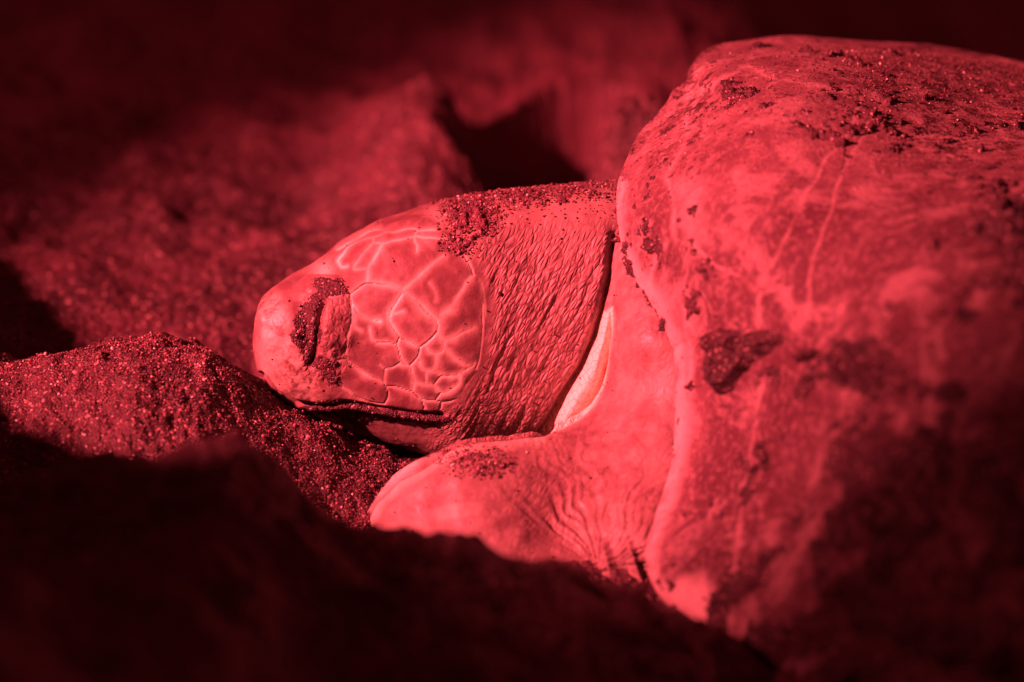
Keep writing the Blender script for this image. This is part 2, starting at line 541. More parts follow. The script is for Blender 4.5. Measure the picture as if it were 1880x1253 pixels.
# shoulder and front flipper: u, v, edge radius px, edge radius m
FL = [(652, 1020, 50, .013), (650, 968, 50, .013), (678, 914, 50, .014), (720, 870, 55, .016), (772, 843, 60, .018), (825, 823, 65, .02), (885, 811, 70, .022),
      (945, 806, 70, .022), (1000, 798, 60, .02), (1045, 781, 60, .02), (1080, 755, 60, .02), (1103, 718, 60, .02), (1116, 670, 60, .02), (1123, 610, 60, .02),
      (1126, 540, 60, .02), (1132, 470, 60, .02), (1165, 410, 60, .02), (1280, 400, 60, .02), (1430, 520, 60, .02), (1470, 800, 60, .02), (1450, 1120, 60, .02),
      (1380, 1290, 60, .02), (1200, 1300, 60, .02), (1000, 1210, 60, .02), (850, 1150, 60, .02), (710, 1110, 50, .015), (655, 1070, 50, .013)]
FLC = [(670, 985, -.135), (760, 920, -.150), (860, 870, -.150), (800, 1000, -.170), (950, 1000, -.180), (960, 860, -.140), (1050, 840, -.120), (1040, 940, -.150),
       (1100, 1060, -.185), (1090, 770, -.085), (1125, 700, -.070), (1175, 640, -.090), (1140, 500, -.050), (1200, 800, -.127), (1180, 900, -.153), (1180, 1000, -.192),
       (1260, 600, -.088), (1300, 800, -.120), (1240, 1130, -.20), (1400, 1000, -.15), (700, 1100, -.15), (1000, 1180, -.20), (1400, 550, -.05)]
fl_front = TPS([p[:2] for p in FLC], [p[2] for p in FLC])
Vf, Ff, _ = pillow(FL, fl_front, None, None, lambda u, v: np.interp(u, [650, 900, 1050, 1200], [.0, .01, .05, .10]), 110, 420, centre=(1120, 930))
Vh, Fh, caph = loft_head()
me = bpy.data.meshes.new("raw")
nh = len(Vh)
me.from_pydata(np.vstack([Vh, Vf]).tolist(), [], Fh.tolist() + caph.tolist() + (Ff + nh).tolist())
raw = bpy.data.objects.new("raw", me)
COL.objects.link(raw)
rm = raw.modifiers.new("r", 'REMESH'); rm.mode = 'VOXEL'; rm.voxel_size = 0.0009; rm.use_smooth_shade = True
dg = bpy.context.evaluated_depsgraph_get()
body_me = bpy.data.meshes.new_from_object(raw.evaluated_get(dg))
bpy.data.objects.remove(raw)
F = quads(body_me)
V = coords(body_me)

def relax(V, F, it, w=None):
    e = np.vstack([F[:, [0, 1]], F[:, [1, 2]], F[:, [2, 3]], F[:, [3, 0]]])
    n = len(V)
    cnt = np.bincount(e[:, 0], minlength=n) + np.bincount(e[:, 1], minlength=n)
    cnt = np.maximum(cnt, 1)
    for _ in range(it):
        A = np.stack([np.bincount(e[:, 0], V[e[:, 1], k], n) + np.bincount(e[:, 1], V[e[:, 0], k], n) for k in range(3)], -1) / cnt[:, None]
        A[cnt <= 1] = V[cnt <= 1]
        V = V + (A - V) * (0.8 if w is None else w[:, None])
    return V

V = relax(V, F, 5)
body_me.vertices.foreach_set("co", V.astype(np.float32).ravel())
body_me.update()
N = normals(body_me)
U, W = proj(V)

Z1 = lambda pts: [(440 + x / 2.321, 320 + y / 2.321) for x, y in pts]
ZA = lambda pts: [(620 + x / 6.267, 380 + y / 6.267) for x, y in pts]
ZB = lambda pts: [(620 + x / 6.267, 560 + y / 6.267) for x, y in pts]
SEAMS = [  # seams of the head plates: points, pale width px, dark crease strength
    (ZA([(0, 490), (110, 420), (220, 370), (300, 310), (400, 265), (500, 255)]), 2.6, 0),
    (ZA([(0, 620), (50, 560), (120, 470), (220, 410), (300, 375), (390, 350), (450, 330), (560, 290), (660, 290), (760, 270), (880, 260), (920, 285)]), 2.6, 0),
    (ZA([(390, 350), (405, 420), (300, 530), (230, 620), (195, 680), (200, 720), (330, 705)]), 2.6, 0),
    (ZA([(0, 620), (40, 695), (110, 690)]), 2.6, 0),
    (ZA([(405, 420), (530, 430), (620, 395), (750, 375), (890, 345), (1000, 365), (1230, 375)]), 2.6, 0.2),
    (ZA([(520, 425), (470, 510), (400, 620), (345, 700), (340, 800), (335, 870)]), 4, 0),
    (ZA([(890, 345), (900, 300), (940, 280), (1160, 265)]), 2.6, 0),
    (ZA([(885, 350), (890, 400), (910, 450), (905, 520)]), 2.4, 0),
    (ZA([(155, 1010), (230, 950), (320, 890), (400, 880), (560, 895), (680, 930), (745, 965)]), 5, 1),
    (ZA([(745, 965), (850, 880), (950, 780), (1050, 690), (1210, 570)]), 5, 0),
    (ZA([(955, 780), (975, 765)]), 6, 0),
    (ZA([(745, 965), (860, 1060), (960, 1140), (1050, 1240)]), 7, .7),
    (ZA([(745, 1000), (690, 1080), (630, 1180), (600, 1260)]), 6, .6),
    (ZA([(150, 1010), (155, 1150), (160, 1260)]), 1, 1),
    (ZA([(1560, 790), (1480, 870), (1430, 970), (1380, 1050), (1330, 1120), (1250, 1190)]), 5, 0),
    (ZA([(1450, 560), (1530, 690), (1560, 790)]), 3, .5),
    (ZA([(1620, 560), (1620, 720), (1660, 870), (1690, 1020), (1700, 1260)]), 3, .2),
    (ZA([(1060, 880), (1120, 980), (1130, 1080)]), 3, 0),
    (ZB([(160, 0), (165, 150), (140, 290), (110, 430), (80, 560)]), 1, .5),
    (ZB([(200, 40), (240, 100), (360, 160), (480, 190)]), 7, .7),
    (ZB([(180, 0), (200, 120), (190, 240), (260, 300)]), 3, 0),
    (ZB([(600, 200), (590, 100), (640, 20)]), 6, .4),
    (ZB([(600, 200), (650, 290), (710, 375)]), 6, .8),
    (ZB([(710, 375), (830, 430), (945, 495)]), 4, 1),
    (ZB([(945, 495), (1060, 400), (1140, 320)]), 6, 1),
    (ZB([(1140, 320), (1150, 220), (1100, 150), (950, 20)]), 10, .5),
    (ZB([(945, 495), (930, 590), (830, 685)]), 5, 1),
    (ZB([(710, 375), (680, 460), (700, 520), (730, 620), (790, 690)]), 6, .7),
    (ZB([(450, 435), (560, 435), (660, 450)]), 4, .8),
    (ZB([(370, 250), (400, 400), (560, 420)]), 3, 0),
    (ZB([(710, 660), (620, 720), (555, 745), (540, 830), (535, 900)]), 4, 1),
    (ZB([(480, 685), (555, 745)]), 2, .8),
    (ZB([(0, 630), (80, 620), (160, 690), (330, 800), (450, 850), (535, 900)]), 4, .9),
    (ZB([(535, 900), (570, 990), (570, 1070), (530, 1140)]), 4, 1),
    (ZB([(50, 930), (180, 1030), (330, 1100), (530, 1140)]), 3, 1),
    (ZB([(550, 930), (700, 955), (860, 1010), (970, 1085), (1120, 1100), (1190, 1120)]), 4, 1),
    (ZB([(700, 680), (830, 700), (850, 780), (880, 880), (860, 1000)]), 6, .35),
    (ZB([(870, 890), (1000, 910), (1100, 920), (1180, 1000), (1280, 990), (1390, 900), (1400, 830)]), 6, .15),
    (ZB([(1180, 1010), (1130, 1090)]), 3, .8),
    (ZB([(930, 620), (980, 740), (1090, 760), (1200, 810), (1330, 820), (1470, 750), (1560, 700)]), 6, .25),
    (ZB([(1140, 560), (1130, 680), (1090, 760)]), 6, 0),
    (ZB([(1010, 480), (1050, 540), (1140, 560), (1210, 510), (1230, 400)]), 5, .3),
    (ZB([(1150, 330), (1220, 400), (1350, 370), (1450, 310), (1560, 270)]), 8, .2),
    (ZB([(1240, 500), (1330, 610), (1480, 690), (1600, 660)]), 6, .1),
    (ZB([(1010, 790), (1010, 890)]), 4, .4),
    (ZB([(1110, 910), (1180, 830), (1300, 820)]), 4, .6),
    (ZB([(970, 1090), (1000, 1190)]), 2, 1),
    (ZB([(1190, 1120), (1180, 1200)]), 2, 1),
    (ZB([(1190, 1120), (1330, 1090), (1400, 1060), (1500, 900), (1600, 790)]), 2, 1),
    (ZB([(1150, 220), (1220, 100), (1300, 60)]), 7, 0),
    (ZB([(650, 100), (750, 70)]), 3, 0),
    (ZB([(1670, 0), (1665, 330), (1640, 560), (1590, 740)]), 3, .35)]
HEAD = Z1([(60, 560), (150, 480), (420, 300), (560, 200), (760, 150), (900, 250), (970, 345), (1035, 480), (1050, 580), (1035, 700), (1020, 820), (960, 900), (900, 980), (780, 1040), (600, 1020), (400, 1000), (240, 960), (100, 860)])

near_side = np.ones(len(V), bool)
wob = np.stack([vnoise(V, 130, 1), vnoise(V, 130, 2)], -1) * 1.2
u2, w2 = U + wob[:, 0], W + wob[:, 1]
sel = (U > 430) & (U < 920) & (W < 860) & (W > 380)
pale = np.zeros(len(V)); crease = np.zeros(len(V)); halo = np.zeros(len(V))
cmod = 0.55 + 0.45 * smooth(-.35, .3, vnoise(V[sel], 90, 8))
for ln, wd, cs in SEAMS:
    d = seg_dist(u2[sel], w2[sel], cr(ln, len(ln) * 6)[:, :2])
    pale[sel] = np.maximum(pale[sel], np.exp(-(d / (wd * 0.50 + 0.5)) ** 2))
    halo[sel] = np.maximum(halo[sel], np.exp(-(d / (3.5 + wd)) ** 2))
    crease[sel] = np.maximum(crease[sel], np.exp(-(d / 1.25) ** 2) * cmod * cs)
hsd = sdist(U, W, HEAD)
headm = smooth(-6, 6, hsd) * (W < 800)
pale = np.clip(0.66 * pale * headm * (0.8 + 0.5 * vnoise(V, 70, 44)) + headm * 0.32 * halo * (0.7 + 0.8 * vnoise(V, 60, 4)), 0, 1)
crease = crease * headm
inner = headm * np.clip(1 - 1.2 * halo, 0, 1)

# beak: pale horn, and the knob at its front
BEAK = [(462, 560), (500, 520), (530, 560), (535, 620), (560, 670), (610, 715), (680, 735), (640, 748), (540, 752), (480, 700)]
beakm = smooth(-10, 14, sdist(U, W, BEAK))
mottle = beakm * (0.55 + 0.45 * vnoise(V, 35, 18)) + 0.25 * headm
pale = np.maximum(pale, beakm * (0.30 + 0.25 * vnoise(V, 50, 17)))
pale = np.maximum(pale, 0.75 * np.exp(-(np.hypot(U - 486, W - 588) / 9) ** 2))
pale = np.maximum(pale, 0.6 * np.exp(-(np.hypot(U - 595, W - 500) / 20) ** 2) * (W < 505))

disp = np.zeros(len(V))
# scales swell slightly between their seams
disp += headm * 0.0004 * (1 - halo) - crease * 0.0010
# brow and eye: a lid bulge with a slit
ex, ey = U - 598, W - 610
eyeR = np.sqrt((ex / 42) ** 2 + (ey / 78) ** 2)
disp += 0.0042 * np.exp(-(np.maximum(eyeR, 0)) ** 2 * 1.1)
disp -= 0.0045 * np.exp(-((U - 562 - 0.12 * (W - 600)) / 13) ** 2) * np.exp(-((W - 610) / 62) ** 2)
slit = seg_dist(U, W, [(596, 560), (588, 590), (583, 620), (577, 650), (572, 668)])
disp -= 0.0050 * np.exp(-(slit / 6) ** 2)
disp += 0.0026 * np.exp(-(np.hypot((U - 612) / 20, (W - 600) / 50)) ** 2)
lid = smooth(1.5, 0.9, eyeR)
disp += lid * 0.0014 * fbm(V, 120, 3, 0.6, 89)
disp += 0.0010 * np.exp(-(np.hypot(U - 486, W - 586) / 8) ** 2) - 0.0010 * np.exp(-(np.hypot(U - 490, W - 606) / 7) ** 2)
# mouth line, with the lower jaw set back under the beak
MOUTH = [(478, 690), (505, 722), (540, 744), (585, 748), (640, 742), (700, 752), (760, 762), (810, 764)]
md = seg_dist(U, W, MOUTH)
mv = np.interp(U, [m[0] for m in MOUTH], [m[1] for m in MOUTH])
below = (W - mv)
disp -= 0.0045 * np.exp(-(md / 6) ** 2) * (U < 830)
jaw = smooth(4, 22, below) * smooth(850, 760, U) * smooth(440, 500, U)
disp -= 0.0065 * jaw
disp += beakm * 0.0011 * fbm(V, 95, 4, 0.6, 19)
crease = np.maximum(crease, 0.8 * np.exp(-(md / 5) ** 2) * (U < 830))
# fold between neck and shoulder
FOLD = [(1128, 430), (1120, 500), (1108, 560), (1092, 620), (1066, 680), (1035, 730), (1006, 782), (990, 810)]
fd = seg_dist(U, W, FOLD)
fx = np.interp(W, [f[1] for f in FOLD], [f[0] for f in FOLD])
rightof = smooth(0, 10, U - fx) * (W > 425)
TRI = [(975, 840), (994, 803), (1006, 780), (1036, 728), (1068, 678), (1094, 618), (1106, 575), (1128, 560), (1135, 640), (1130, 720), (1110, 790), (1050, 840)]
shy = fl_front(U, W)
on_sh = (V[:, 1] < shy + 0.032) & (sdist(U, W, [p[:2] for p in FL]) > 3)
white = smooth(-3, 5, sdist(U, W, TRI)) * np.maximum(smooth(0.010, 0.022, V[:, 1] - shy), smooth(2, -1, sdist(U, W, [p[:2] for p in FL])))
neckback = (~on_sh) & (U > fx) & (W > 520)
disp -= np.where(~on_sh, 0.006 * np.exp(-(fd / 9) ** 2), 0)
sdfl = sdist(U, W, [p[:2] for p in FL])
disp += np.where(neckback, 0.007 * smooth(2, 20, U - fx) * smooth(0, 24, -sdfl), 0)
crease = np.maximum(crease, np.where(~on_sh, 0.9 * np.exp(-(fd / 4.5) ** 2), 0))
# neck folds (real relief) running down and forward
neckm = smooth(12, 0, U - fx) * smooth(4, 30, -hsd) * smooth(835, 880, U + 0.0 * W) * (~on_sh)
neckm = np.maximum(neckm, smooth(735, 765, W) * smooth(760, 850, U) * (~on_sh)) * smooth(375, 430, W)
rightn = smooth(835, 1100, U)
# flow coordinates: across folds / along folds, direction leaning as in the neck
def flow(u, w):
    ang = np.interp(u, [840, 930, 1020, 1120], [R(78), R(66), R(60), R(64)])
    return u, w, ang
lean = 0.50 * (W - 560)                       # folds lean: lower end to the left
warp = 9 * vnoise(V, 22, 80) + 2 * vnoise(V, 60, 81)
across = U + lean + 0.0003 * (W - 560) ** 2 + warp
along = W - 0.25 * U
cellmix = smooth(700, 800, W)                 # towards the throat folds break into round scales
# px per cell
warp2 = 1.2 * vnoise(V, 110, 85)
fa = (across + warp2) / 7.6
ga = np.linspace(-200, 1200, 2801)
gi = np.cumsum(0.5 / (21.0 - 11.0 * smooth(400, 560, ga)))      # cells shorten towards the throat
fl_ = np.interp(along + 5 * vnoise(V, 90, 86), ga, gi)
flowv = np.stack([fa, fl_, V[:, 1] * 60], -1)
fn = vnoise(np.stack([across / 16, along / 110, 0 * U], -1), 1.0, 40) * 0.6 + vnoise(np.stack([across / 7.5, along / 60, 0 * U], -1), 1.0, 41) * 0.4
disp += neckm * (0.0009 - 0.0004 * smooth(640, 740, W)) * (-np.abs(fn) * 2.0 + 0.6) * smooth(380, 520, W)
wr = neckm.copy()
wr *= smooth(380, 470, W) * 0.5 + 0.5
# lids: tiny scales
lids = smooth(1.5, 1.1, eyeR) * smooth(-30, 10, U - 530)
flowl = np.stack([(U + 5 * vnoise(V, 80, 87)) / 9.5, (W + 6 * vnoise(V, 70, 88)) / 11.5, V[:, 1] * 90], -1)
flowv = np.where((lids > 0.02)[:, None] & (U < 700)[:, None], flowl, flowv)
wr = np.maximum(wr, lids * (0.65 + 0.45 * smooth(590, 565, U)) * smooth(652, 636, U))
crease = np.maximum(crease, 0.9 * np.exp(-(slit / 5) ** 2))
# corner of the mouth / throat scales
# shoulder wrinkles gather at the armpit
AP = (1100, 1050)
ang = np.arctan2(W - AP[1], U - AP[0]); rad = np.hypot(U - AP[0], W - AP[1])
sh = on_sh & (U < 1260)
rw = smooth(330, 60, rad) * smooth(-3.05, -2.2, ang) * (ang < 0)
ang = ang + 0.16 * vnoise(V, 35, 82) + 0.07 * vnoise(V, 90, 83)
n_r = vnoise(np.stack([ang * 9, rad / 120, 0 * U], -1), 1.0, 50) * 0.7 + vnoise(np.stack([ang * 19, rad / 60, 0 * U], -1), 1.0, 51) * 0.4
disp += np.where(sh, rw * 0.0017 * (-np.abs(n_r) * 2 + 0.5), 0)
crease = np.maximum(crease, np.where(sh, rw * 0.35 * smooth(0.08, 0.0, np.abs(n_r)) * smooth(20, 120, rad), 0))
low = np.where(sh, smooth(960, 1060, W) * smooth(1090, 1110, U), 0)
nl = vnoise(np.stack([(U - 0.35 * (W - 1000)) / 22, W / 200, 0 * U], -1), 1.0, 53)
disp += low * 0.0045 * (-np.abs(nl) * 2 + .6)
flowv = np.where(sh[:, None], np.stack([U / 13 + W / 40, W / 17, V[:, 1] * 40], -1), flowv)
wr = np.where(sh, 0.22 + 0.30 * rw, wr)
# blade: large pale-edged scales, faint
blade = np.where(on_sh, smooth(960, 860, U), 0)
wr = wr * (1 - 0.8 * blade)
pale = np.maximum(pale, blade * 0.16 * smooth(0.0, 0.6, vnoise(np.stack([U / 120, W / 30 + U / 300, 0 * U], -1), 1, 61)))
pale = np.maximum(pale, np.where(on_sh, 0.40 * smooth(26, 4, sdist(U, W, [p[:2] for p in FL])) * (U < 1000) * (W > 800), 0))  # highlight along the flipper's upper edge, painted into the colour
disp += 0.0012 * fbm(V, 55, 3, 0.5, 70)

se = seg_dist(U, W, [(1128, 400), (1140, 445), (1165, 500), (1200, 550), (1228, 600), (1244, 645), (1250, 700), (1248, 760), (1240, 840), (1222, 905), (1200, 965), (1187, 1025), (1198, 1075)])
crease = np.maximum(crease, np.where(on_sh, (0.75 + 0.3 * vnoise(V, 60, 84)) * np.exp(-(se / 3.0) ** 2) * 0.5, 0))  # shade of the crevice under the shell rim, painted as a dark line
dirt = np.zeros(len(V))
dirt += 0.33 * smooth(440, 360, W) * smooth(700, 800, U) * (~on_sh)
dirt += 0.52 * np.exp(-(np.hypot((U - 870) / 75, (W - 405) / 38)) ** 2)
dirt += 0.42 * np.exp(-(np.hypot((U - 870) / 75, (W - 850) / 38)) ** 2) * on_sh
dirt += 0.30 * np.exp(-(np.hypot((U - 1095) / 30, (W - 445) / 12)) ** 2)
dirt += 0.36 * smooth(1.4, 0.7, eyeR)
V2 = V + N * disp[:, None]
V2 = V2
body_me.vertices.foreach_set("co", V2.astype(np.float32).ravel())
body_me.update()
for nm, a in (('inner', inner), ('mottle', mottle), ('pale', pale), ('crease', crease), ('wrinkle', wr), ('dirt', dirt), ('white', white), ('shoulder', on_sh.astype(float)), ('flow', flowv)):
    attr(body_me, nm, a)
body_me.polygons.foreach_set("use_smooth", np.ones(len(body_me.polygons), bool))
M_skin = skin_mat()
body_me.materials.clear()

turtle = bpy.data.objects.new("sea_turtle", None)
COL.objects.link(turtle)
turtle.location = (0.15, 0.0, 0.0)
tone(turtle, "large sea turtle lying in its sand pit, lit red, head low with sandy shut eye", "sea turtle")
def child(name, me, mat):
    o = link(name, me, mat, turtle)
    o.matrix_parent_inverse = Matrix.Translation((-0.15, 0, 0))
    return o
body = child("body", body_me, M_skin)

# ------------------------------------------------------------------ carapace
SH = [(1128, 385, 26, .010), (1131, 340, 40, .014), (1148, 302, 60, .02), (1172, 258, 70, .028), (1205, 222, 80, .03), (1238, 187, 90, .035), (1258, 170, 90, .035), (1262, 142, 100, .04),
      (1284, 110, 120, .05), (1324, 94, 150, .07), (1390, 88, 190, .09), (1470, 86, 220, .11), (1560, 90, 240, .12), (1660, 99, 250, .12), (1770, 114, 250, .12), (1880, 136, 250, .12),
      (2100, 190, 250, .12), (2400, 300, 250, .12), (2800, 500, 250, .12), (3050, 800, 200, .1), (3000, 1150, 150, .06), (2700, 1400, 80, .03), (2200, 1500, 40, .015), (1800, 1440, 30, .012),
      (1550, 1330, 26, .010), (1400, 1215, 26, .010), (1300, 1156, 26, .010), (1235, 1120, 26, .010), (1198, 1075, 24, .009), (1187, 1025, 24, .009), (1200, 965, 22, .009), (1222, 905, 22, .008),
      (1240, 840, 22, .008), (1248, 760, 22, .008), (1250, 700, 22, .008), (1244, 645, 22, .008), (1228, 600, 22, .008), (1200, 550, 22, .008), (1165, 500, 24, .009), (1140, 445, 26, .010)]
SHC = [(1128, 385, -.045), (1135, 330, -.035), (1150, 300, -.03), (1200, 225, .0), (1258, 160, .03), (1300, 110, .04), (1380, 75, .05), (1165, 500, -.075), (1228, 600, -.115), (1250, 700, -.140),
       (1243, 850, -.165), (1205, 960, -.195), (1190, 1040, -.235), (1310, 1155, -.28), (1300, 300, -.09), (1450, 180, -.05), (1500, 110, .0), (1800, 180, .0), (1300, 500, -.15), (1500, 450, -.185),
       (1700, 400, -.19), (1880, 500, -.30), (1350, 750, -.185), (1500, 700, -.24), (1650, 800, -.33), (1350, 950, -.24), (1850, 900, -.44), (1500, 1100, -.37), (2300, 600, -.25), (2500, 900, -.3),
       (1900, 1250, -.50), (2300, 200, .0), (1700, 150, .0), (3000, 800, -.2), (2200, 1450, -.36)]
sh_front = TPS([p[:2] for p in SHC], [p[2] for p in SHC])
NR, NA = 420, 1500
Vs, Fs, (nr, na) = pillow(SH, sh_front, None, None, lambda u, v: 0.02 + 0.25 * smooth(1250, 1700, u), NR, NA, centre=(1720, 640))
me = mesh_np("carapace", Vs, Fs)
Vs = coords(me)
Ns = normals(me)
U, W = proj(Vs)
Z4 = lambda pts: [(1100 + x / 2.41, 40 + y / 2.41) for x, y in pts]
Z5 = lambda pts: [(1180 + x / 1.809, 560 + y / 1.809) for x, y in pts]
SUT = [(Z4([(340, 305), (420, 290), (500, 265), (600, 215), (650, 195), (700, 235), (760, 265), (850, 285), (950, 305), (1050, 320), (1140, 330)]), 5),
       (Z4([(1140, 330), (1150, 380), (1100, 470), (1060, 540), (1000, 600), (960, 680), (910, 770), (860, 890), (800, 1010), (730, 1130), (700, 1250), (690, 1400)]), 5),
       (Z4([(1300, 320), (1220, 420), (1120, 560), (1040, 760), (1010, 880), (970, 1010), (940, 1170), (925, 1300)]), 4.5),
       (Z4([(430, 300), (380, 420), (370, 560), (310, 680), (340, 830), (345, 960), (290, 1020), (255, 1090), (240, 1160)]), 7),
       (Z4([(350, 960), (430, 990), (520, 1080), (640, 1130), (700, 1180)]), 4),
       (Z4([(1140, 330), (1300, 320), (1500, 330), (1700, 400), (1880, 470)]), 4),
       (Z4([(1900, 800), (1870, 880), (1850, 1000), (1830, 1100), (1800, 1250)]), 4),
       (Z5([(400, 240), (375, 360), (360, 480), (340, 600), (320, 730), (310, 880), (240, 950)]), 6),
       (Z5([(150, 0), (180, 150), (170, 340)]), 8)]
wob = np.stack([vnoise(Vs, 60, 1), vnoise(Vs, 60, 2)], -1) * 5
pale = np.zeros(len(Vs)); crease = np.zeros(len(Vs))
front = np.arange(len(Vs)) < nr * na
for pts, wd in SUT:
    d = seg_dist(U + wob[:, 0], W + wob[:, 1], pts)
    pale = np.maximum(pale, np.exp(-(d / (wd * 0.8)) ** 2))
crease += 0.55 * np.exp(-(seg_dist(U, W, Z5([(378, 400), (368, 480), (350, 590), (335, 690), (320, 760)])) / 2.5) ** 2)
notch = seg_dist(U, W, [(1225, 655), (1243, 640), (1262, 630)])
RIMN = [p[:2] for p in SH]
ed = np.abs(sdist(U, W, RIMN))
rimside = ((U < 1330) & (W > 380)) | ((U < 1200) & (W > 330))
rim = np.where(rimside, smooth(30, 4, ed + 5 * vnoise(Vs, 40, 6)), 0)
rim = np.maximum(rim, 0.9 * smooth(-10, 25, sdist(U, W, [(1195, 1060), (1300, 1050), (1330, 1100), (1310, 1160), (1230, 1140)])))
rim = np.maximum(rim, 0.35 * np.exp(-(np.hypot((U - 1275) / 28, (W - 400) / 75)) ** 2))
disp = -0.0004 * pale + 0.0010 * fbm(Vs, 30, 3, 0.5, 9) + 0.0045 * vnoise(Vs, 9, 91) - 0.0015 * np.exp(-(notch / 4) ** 2)
# seam between front marginal plates gives the small step in the outline
st = seg_dist(U, W, [(1235, 182), (1255, 168), (1300, 160)])
disp -= 0.0035 * np.exp(-(st / 8) ** 2)
dirt = smooth(420, 150, W) * 0.50 + 0.50 * smooth(1500, 1750, U) * smooth(620, 300, W)
dirt += 0.35 * smooth(1350, 1250, U) * smooth(520, 300, W)
dirt = np.clip(dirt, 0, 1)
Vs2 = Vs + Ns * disp[:, None]
me.vertices.foreach_set("co", Vs2.astype(np.float32).ravel())
me.update()
shell_mid = smooth(25, 75, sdist(U, W, RIMN) + 10 * vnoise(Vs, 20, 93)) * smooth(270, 440, W) * (1 - 0.7 * pale)  # darker colour away from the rim and below the top of the shell
for nm, a in (('pale', pale), ('crease', crease), ('dirt', dirt), ('rim', rim), ('shell_mid', shell_mid)):
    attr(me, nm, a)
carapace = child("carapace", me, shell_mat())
Ns2 = normals(me)

# ------------------------------------------------------------------ sand lying on the turtle
def crust(name, V, N, F, height, mat, label, cat="sand"):
    """a real layer of sand over part of a surface: height > 0 where it lies"""
    keep = (height[F] > 0).any(1)
    f = F[keep]
    ids = np.unique(f)
    mp = np.full(len(V), -1); mp[ids] = np.arange(len(ids))
    h = np.maximum(height[ids], 0) - 0.0004 * (height[ids] <= 0)
    me = mesh_np(name, V[ids] + N[ids] * h[:, None], mp[f])
    o = link(name, me, mat)
    tone(o, label, cat, "stuff")
    return o

front_faces = Fs[(Fs < nr * na).all(1)]
big = Z5([(225, 100), (260, 84), (330, 80), (400, 86), (470, 90), (474, 118), (430, 165), (372, 208), (320, 262), (285, 298), (245, 296), (222, 245), (228, 185), (226, 140)])
wob2 = np.stack([fbm(Vs, 70, 3, .6, 33), fbm(Vs, 70, 3, .6, 34)], -1) * 14
u3, w3 = U + wob2[:, 0], W + wob2[:, 1]
m = smooth(-1, 16, sdist(u3, w3, big)) * 0.9
def blob(x, y, rx, ry, a=0.0):
    c, s = math.cos(a), math.sin(a)
    dx, dy = (u3 - x), (w3 - y)
    return np.exp(-(((dx * c + dy * s) / rx) ** 2 + ((-dx * s + dy * c) / ry) ** 2))
B = 0
for b in [(1590, 670, 75, 48, .3), (1540, 690, 40, 30, 0), (1720, 720, 90, 28, .1), (1850, 770, 90, 30, .1), (1640, 840, 90, 60, .2), (1760, 830, 110, 80, 0), (1560, 840, 50, 40, 0), (1500, 655, 40, 14, 0),
          (1380, 1080, 90, 24, -.5), (1570, 960, 75, 40, -.5), (1640, 950, 60, 60, 0), (1860, 960, 70, 110, 0), (1440, 1180, 90, 60, -.4), (1660, 1150, 110, 60, .2), (1560, 1090, 70, 40, -.6),
          (1800, 1180, 110, 60, 0), (1500, 1260, 170, 55, -.2), (1750, 1080, 60, 30, .4), (1880, 520, 40, 90, 0), (1870, 400, 60, 60, 0), (1770, 580, 34, 24, 0), (1470, 960, 40, 30, -.7), (1420, 1030, 60, 26, -.7)]:
    B = np.maximum(B, blob(*b))
nz = fbm(Vs, 34, 5, 0.66, 77) * 1.0 + 0.4 * vnoise(Vs, 14, 79)
region = smooth(0, 260, (U - 1300) * 0.62 + (W - 880) * 0.78)
fz = fbm(Vs, 110, 4, 0.7, 78)
cover = B * 0.95 + 1.10 * nz + 0.85 * fz + 0.10 * region - 0.46
hgt = np.where(cover > 0, 0.0120 * np.clip(cover * 1.0, 0, 1) ** 1.1 * (0.8 + 1.3 * fbm(Vs, 55, 4, .6, 5)) + 0.0002, -1)
hgt = np.where(m > 0.02, np.maximum(hgt, 0.0120 * m ** 0.7 * (0.75 + 1.1 * fbm(Vs, 85, 4, .6, 6))), hgt)
hgt = np.where(hgt > 0, hgt + 0.0006 * fbm(Vs, 300, 2, .6, 8), hgt)
crust("damp_sand", Vs2, Ns2, front_faces, hgt, M_damp, "dark damp sand heaped in lumps over the lower side of the turtle's shell")

V = coords(body_me); N = normals(body_me)
U, W = proj(V)
u3 = U + 7 * fbm(V, 160, 3, .6, 13); w3 = W + 7 * fbm(V, 160, 3, .6, 14)
Z2 = lambda pts: [(440 + x / 3.686, 460 + y / 3.686) for x, y in pts]
EYE = [(460 + x / 5.22, 480 + y / 5.22) for x, y in [(605, 165), (740, 150), (880, 165), (960, 310), (900, 345), (760, 335), (680, 420), (640, 500), (610, 620), (690, 650), (690, 760), (630, 900), (700, 900), (840, 950), (850, 1200), (780, 1200), (690, 1130), (640, 1050), (540, 970), (430, 820), (330, 710), (400, 640), (400, 560), (480, 440), (560, 350), (600, 260)]]
MO = Z2([(380, 1045), (480, 1040), (600, 1010), (760, 1015), (950, 1060), (1080, 1085), (1240, 1090), (1380, 1105), (1450, 1150), (1340, 1190), (1200, 1175), (1050, 1165), (900, 1150), (780, 1180), (700, 1160), (640, 1120), (500, 1105)])
mm = np.maximum(sdist(u3, w3, EYE), sdist(u3, w3, MO)) + 5 * fbm(V, 260, 3, .7, 16) - 1.5
facing = N[:, 1] < 0.05
nf = fbm(V, 330, 3, 0.65, 15)
h1 = np.where((mm > 0) & facing, 0.0009 * smooth(0, 6, mm) * (1 + 1.5 * nf) + 0.00005, -1)
crust("clinging_sand", V, N, F, h1, M_damp, "dark crust of wet sand stuck round the turtle's shut eye and along its mouth")
